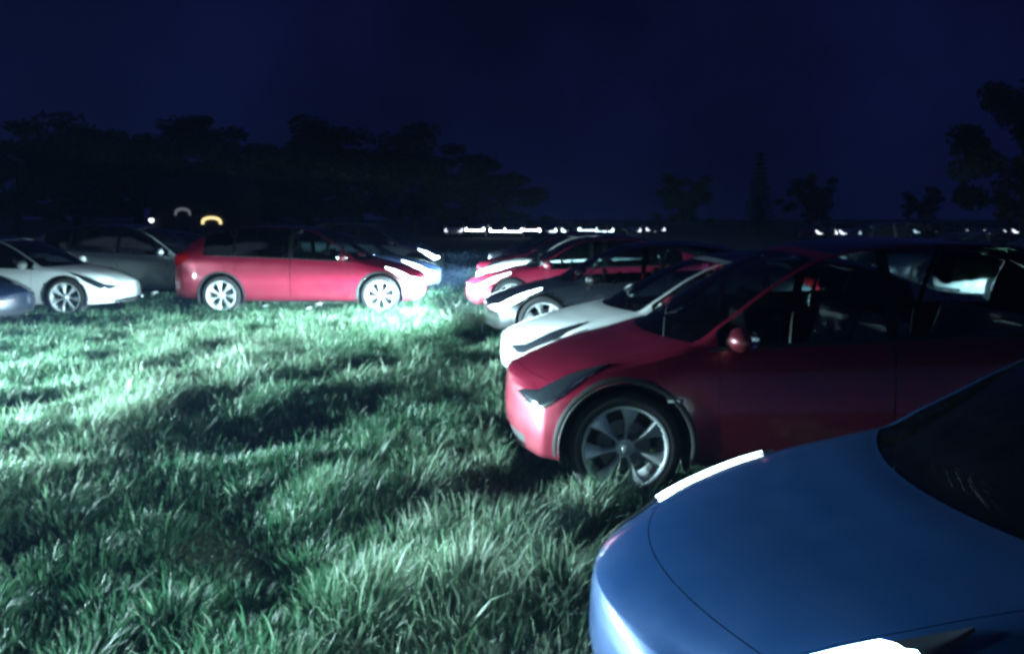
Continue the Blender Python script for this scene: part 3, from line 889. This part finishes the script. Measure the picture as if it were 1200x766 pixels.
TREES = {('broad', 0): tree_meshes('broad', 3), ('broad', 1): tree_meshes('broad', 8), ('broad', 2): tree_meshes('broad', 21), ('cone', 0): tree_meshes('cone', 5)}
random.seed(99)
def tree(kind, var, px, ytop, dist, label, group, wide=1.0):
    t = bpy.data.objects.new('broadleaf_tree' if kind == 'broad' else 'conifer_tree', None); COL.objects.link(t)
    x = (px-600)/960*dist; h = CAM_H + (255-ytop)/960*dist
    t.location = (x, dist, 0); t.scale = (h/10*wide, h/10*wide, h/10); t.rotation_euler = (0, 0, random.uniform(0, 6.28))
    tr, cr_ = TREES[(kind, var)]
    new_obj('trunk', tr, t, BARK); new_obj('crown', cr_, t, LEAF if kind == 'broad' else NEEDLE)
    tag(t, label, 'tree', group)
G1 = 'dark trees behind the left rows'
for i, (px, yt, d, w) in enumerate([(-60, 135, 75, 1.7), (25, 165, 70, 1.8), (95, 150, 84, 1.7), (165, 140, 78, 1.8), (232, 165, 90, 1.8), (300, 158, 82, 1.7), (365, 160, 88, 1.7), (425, 144, 80, 1.6), (487, 170, 92, 1.7), (545, 190, 96, 1.8), (590, 204, 104, 1.9)]):
    tree('broad', i % 3, px, yt, d, 'dark broadleaf tree in the black tree line behind the left cars', G1, w)
tree('cone', 0, 886, 180, 88, 'slim pointed conifer rising behind the red SUV roof', None)
tree('broad', 1, 800, 205, 100, 'low round dark tree beside the pointed conifer', None, 1.1)
tree('broad', 2, 945, 205, 102, 'low dark tree on the far side of the pointed conifer', None, 1.1)
tree('broad', 0, 1075, 222, 105, 'smallest dark tree between the conifer and the tallest tree', None, 1.2)
tree('broad', 1, 1195, 92, 62, 'tallest dark tree, standing beyond the rear of the red SUV', None, 1.0)

# ---------------------------------------------------------------- far house with arched lit windows, yard lamp
def house():
    d = 58.0
    X = lambda px: (px-600)/960*d
    Z = lambda py: CAM_H + (255-py)/960*d
    wallm = simple('dark_render', (.10, .09, .085), .9, noise=.2, bump=.3, scale=3)
    roofm = simple('slate', (.03, .03, .035), .7, noise=.3, scale=5)
    amber = emit('lit_amber_pane', (1.0, .82, .38), 1.1); pale = emit('dim_pane', (.75, .85, .9), .12)
    framem = simple('window_frame_paint', (.25, .24, .22), .6, noise=.2)
    h = bpy.data.objects.new('farm_house', None); COL.objects.link(h); h.location = (X(232), d+2.5, 0)
    tag(h, 'small dark farmhouse with an amber arched window behind the cars', 'house')
    ox, oy = X(232), d+2.5
    bm = bmesh.new(); box_bm(bm, (0, 0, 1.5), (6.2, 5.0, 3.0)); new_obj('wall', bm_mesh('wall', bm, False), h, wallm)
    bm = bmesh.new()
    v = [bm.verts.new(p) for p in ((-3.4, -2.8, 2.95), (3.4, -2.8, 2.95), (3.4, 0, 4.6), (-3.4, 0, 4.6), (-3.4, 2.8, 2.95), (3.4, 2.8, 2.95))]
    for f in ((0, 1, 2, 3), (3, 2, 5, 4), (0, 3, 4), (1, 5, 2), (0, 4, 5, 1)): bm.faces.new([v[i] for i in f])
    r = new_obj('roof', bm_mesh('roof', bm, False), h, roofm)
    bm = bmesh.new(); box_bm(bm, (1.6, .6, 4.6), (.5, .5, 1.1), .02); new_obj('chimney', bm_mesh('chimney', bm, False), r, wallm)
    for px, py, m, w in ((251, 258, amber, 1.45), (218, 248, pale, 1.15)):
        cx, cz = X(px)-ox, Z(py)
        bm = bmesh.new(); n = 14
        for rr0, rr1, yf in ((.72, 1.0, -2.52),):
            o = [bm.verts.new((cx + w/2*math.cos(math.pi*k/n), yf, cz - .28 + .55*math.sin(math.pi*k/n)**.6)) for k in range(n+1)]
            i_ = [bm.verts.new((cx + w/2*.74*math.cos(math.pi*k/n), yf, cz - .28 + .55*.62*math.sin(math.pi*k/n)**.6)) for k in range(n+1)]
            for k in range(n): bm.faces.new((o[k], o[k+1], i_[k+1], i_[k]))
        g = bmesh.ops.extrude_face_region(bm, geom=bm.faces[:])
        bmesh.ops.translate(bm, vec=(0, -.05, 0), verts=[e for e in g['geom'] if isinstance(e, bmesh.types.BMVert)])
        win = new_obj('window', bm_mesh('window', bm, False), h, m)
        bm = bmesh.new(); box_bm(bm, (cx, -2.55, cz-.75), (w*.95, .06, .9), .01); new_obj('shutter', bm_mesh('shutter', bm, False), win, framem)
    bm = bmesh.new(); box_bm(bm, (0, -2.53, 1.0), (.9, .06, 2.0), .01); dr = new_obj('door', bm_mesh('door', bm, False), h, framem)
    bm = bmesh.new(); box_bm(bm, (.32, -2.59, 1.0), (.05, .06, .12), .01); new_obj('handle', bm_mesh('handle', bm, False), dr, MAT['chrome'])
    # yard lamp
    lx, lz = X(181), Z(258)
    p = bpy.data.objects.new('yard_lamp', None); COL.objects.link(p); p.location = (lx, d, 0)
    tag(p, 'white yard lamp on a short post beside the farmhouse', 'lamp')
    bm = bmesh.new(); lathe_bm(bm, [(.09, 0), (.09, .1), (.045, .14), (.035, lz-.18)], seg=12)
    bmesh.ops.rotate(bm, cent=(0, 0, 0), matrix=Matrix.Rotation(R(90), 3, 'X'), verts=bm.verts); new_obj('post', bm_mesh('post', bm), p, MAT['trim'])
    bm = bmesh.new(); bmesh.ops.create_icosphere(bm, subdivisions=3, radius=.17, matrix=Matrix.Translation((0, 0, lz))); new_obj('lamp_globe', bm_mesh('lamp_globe', bm), p, emit('yard_lamp_globe', (.85, .92, 1.0), 3.0))
    bm = bmesh.new(); lathe_bm(bm, [(.0005, .24), (.10, .20), (.19, .12), (.185, .11)], seg=16)
    bmesh.ops.rotate(bm, cent=(0, 0, 0), matrix=Matrix.Rotation(R(90), 3, 'X'), verts=bm.verts); bmesh.ops.translate(bm, vec=(0, 0, lz), verts=bm.verts)
    new_obj('lamp_cap', bm_mesh('lamp_cap', bm), p, MAT['trim'])
house()

# ---------------------------------------------------------------- night air
def haze():
    bm = bmesh.new(); box_bm(bm, (0, 75, 9.5), (420, 260, 21)); me = bm_mesh('haze', bm, False)
    m, n, l, b = newmat('night_air'); n.remove(b)
    v = n.new('ShaderNodeVolumePrincipled'); v.inputs['Color'].default_value = (.35, .55, 1, 1)
    v.inputs['Density'].default_value = 0.0012; v.inputs['Anisotropy'].default_value = .2
    l.new(v.outputs['Volume'], n['Material Output'].inputs['Volume'])
    me.materials.append(m)
    o = new_obj('haze', me); o['kind'] = 'stuff'; o['label'] = 'thin night haze over the whole field'; o['category'] = 'haze'
haze()
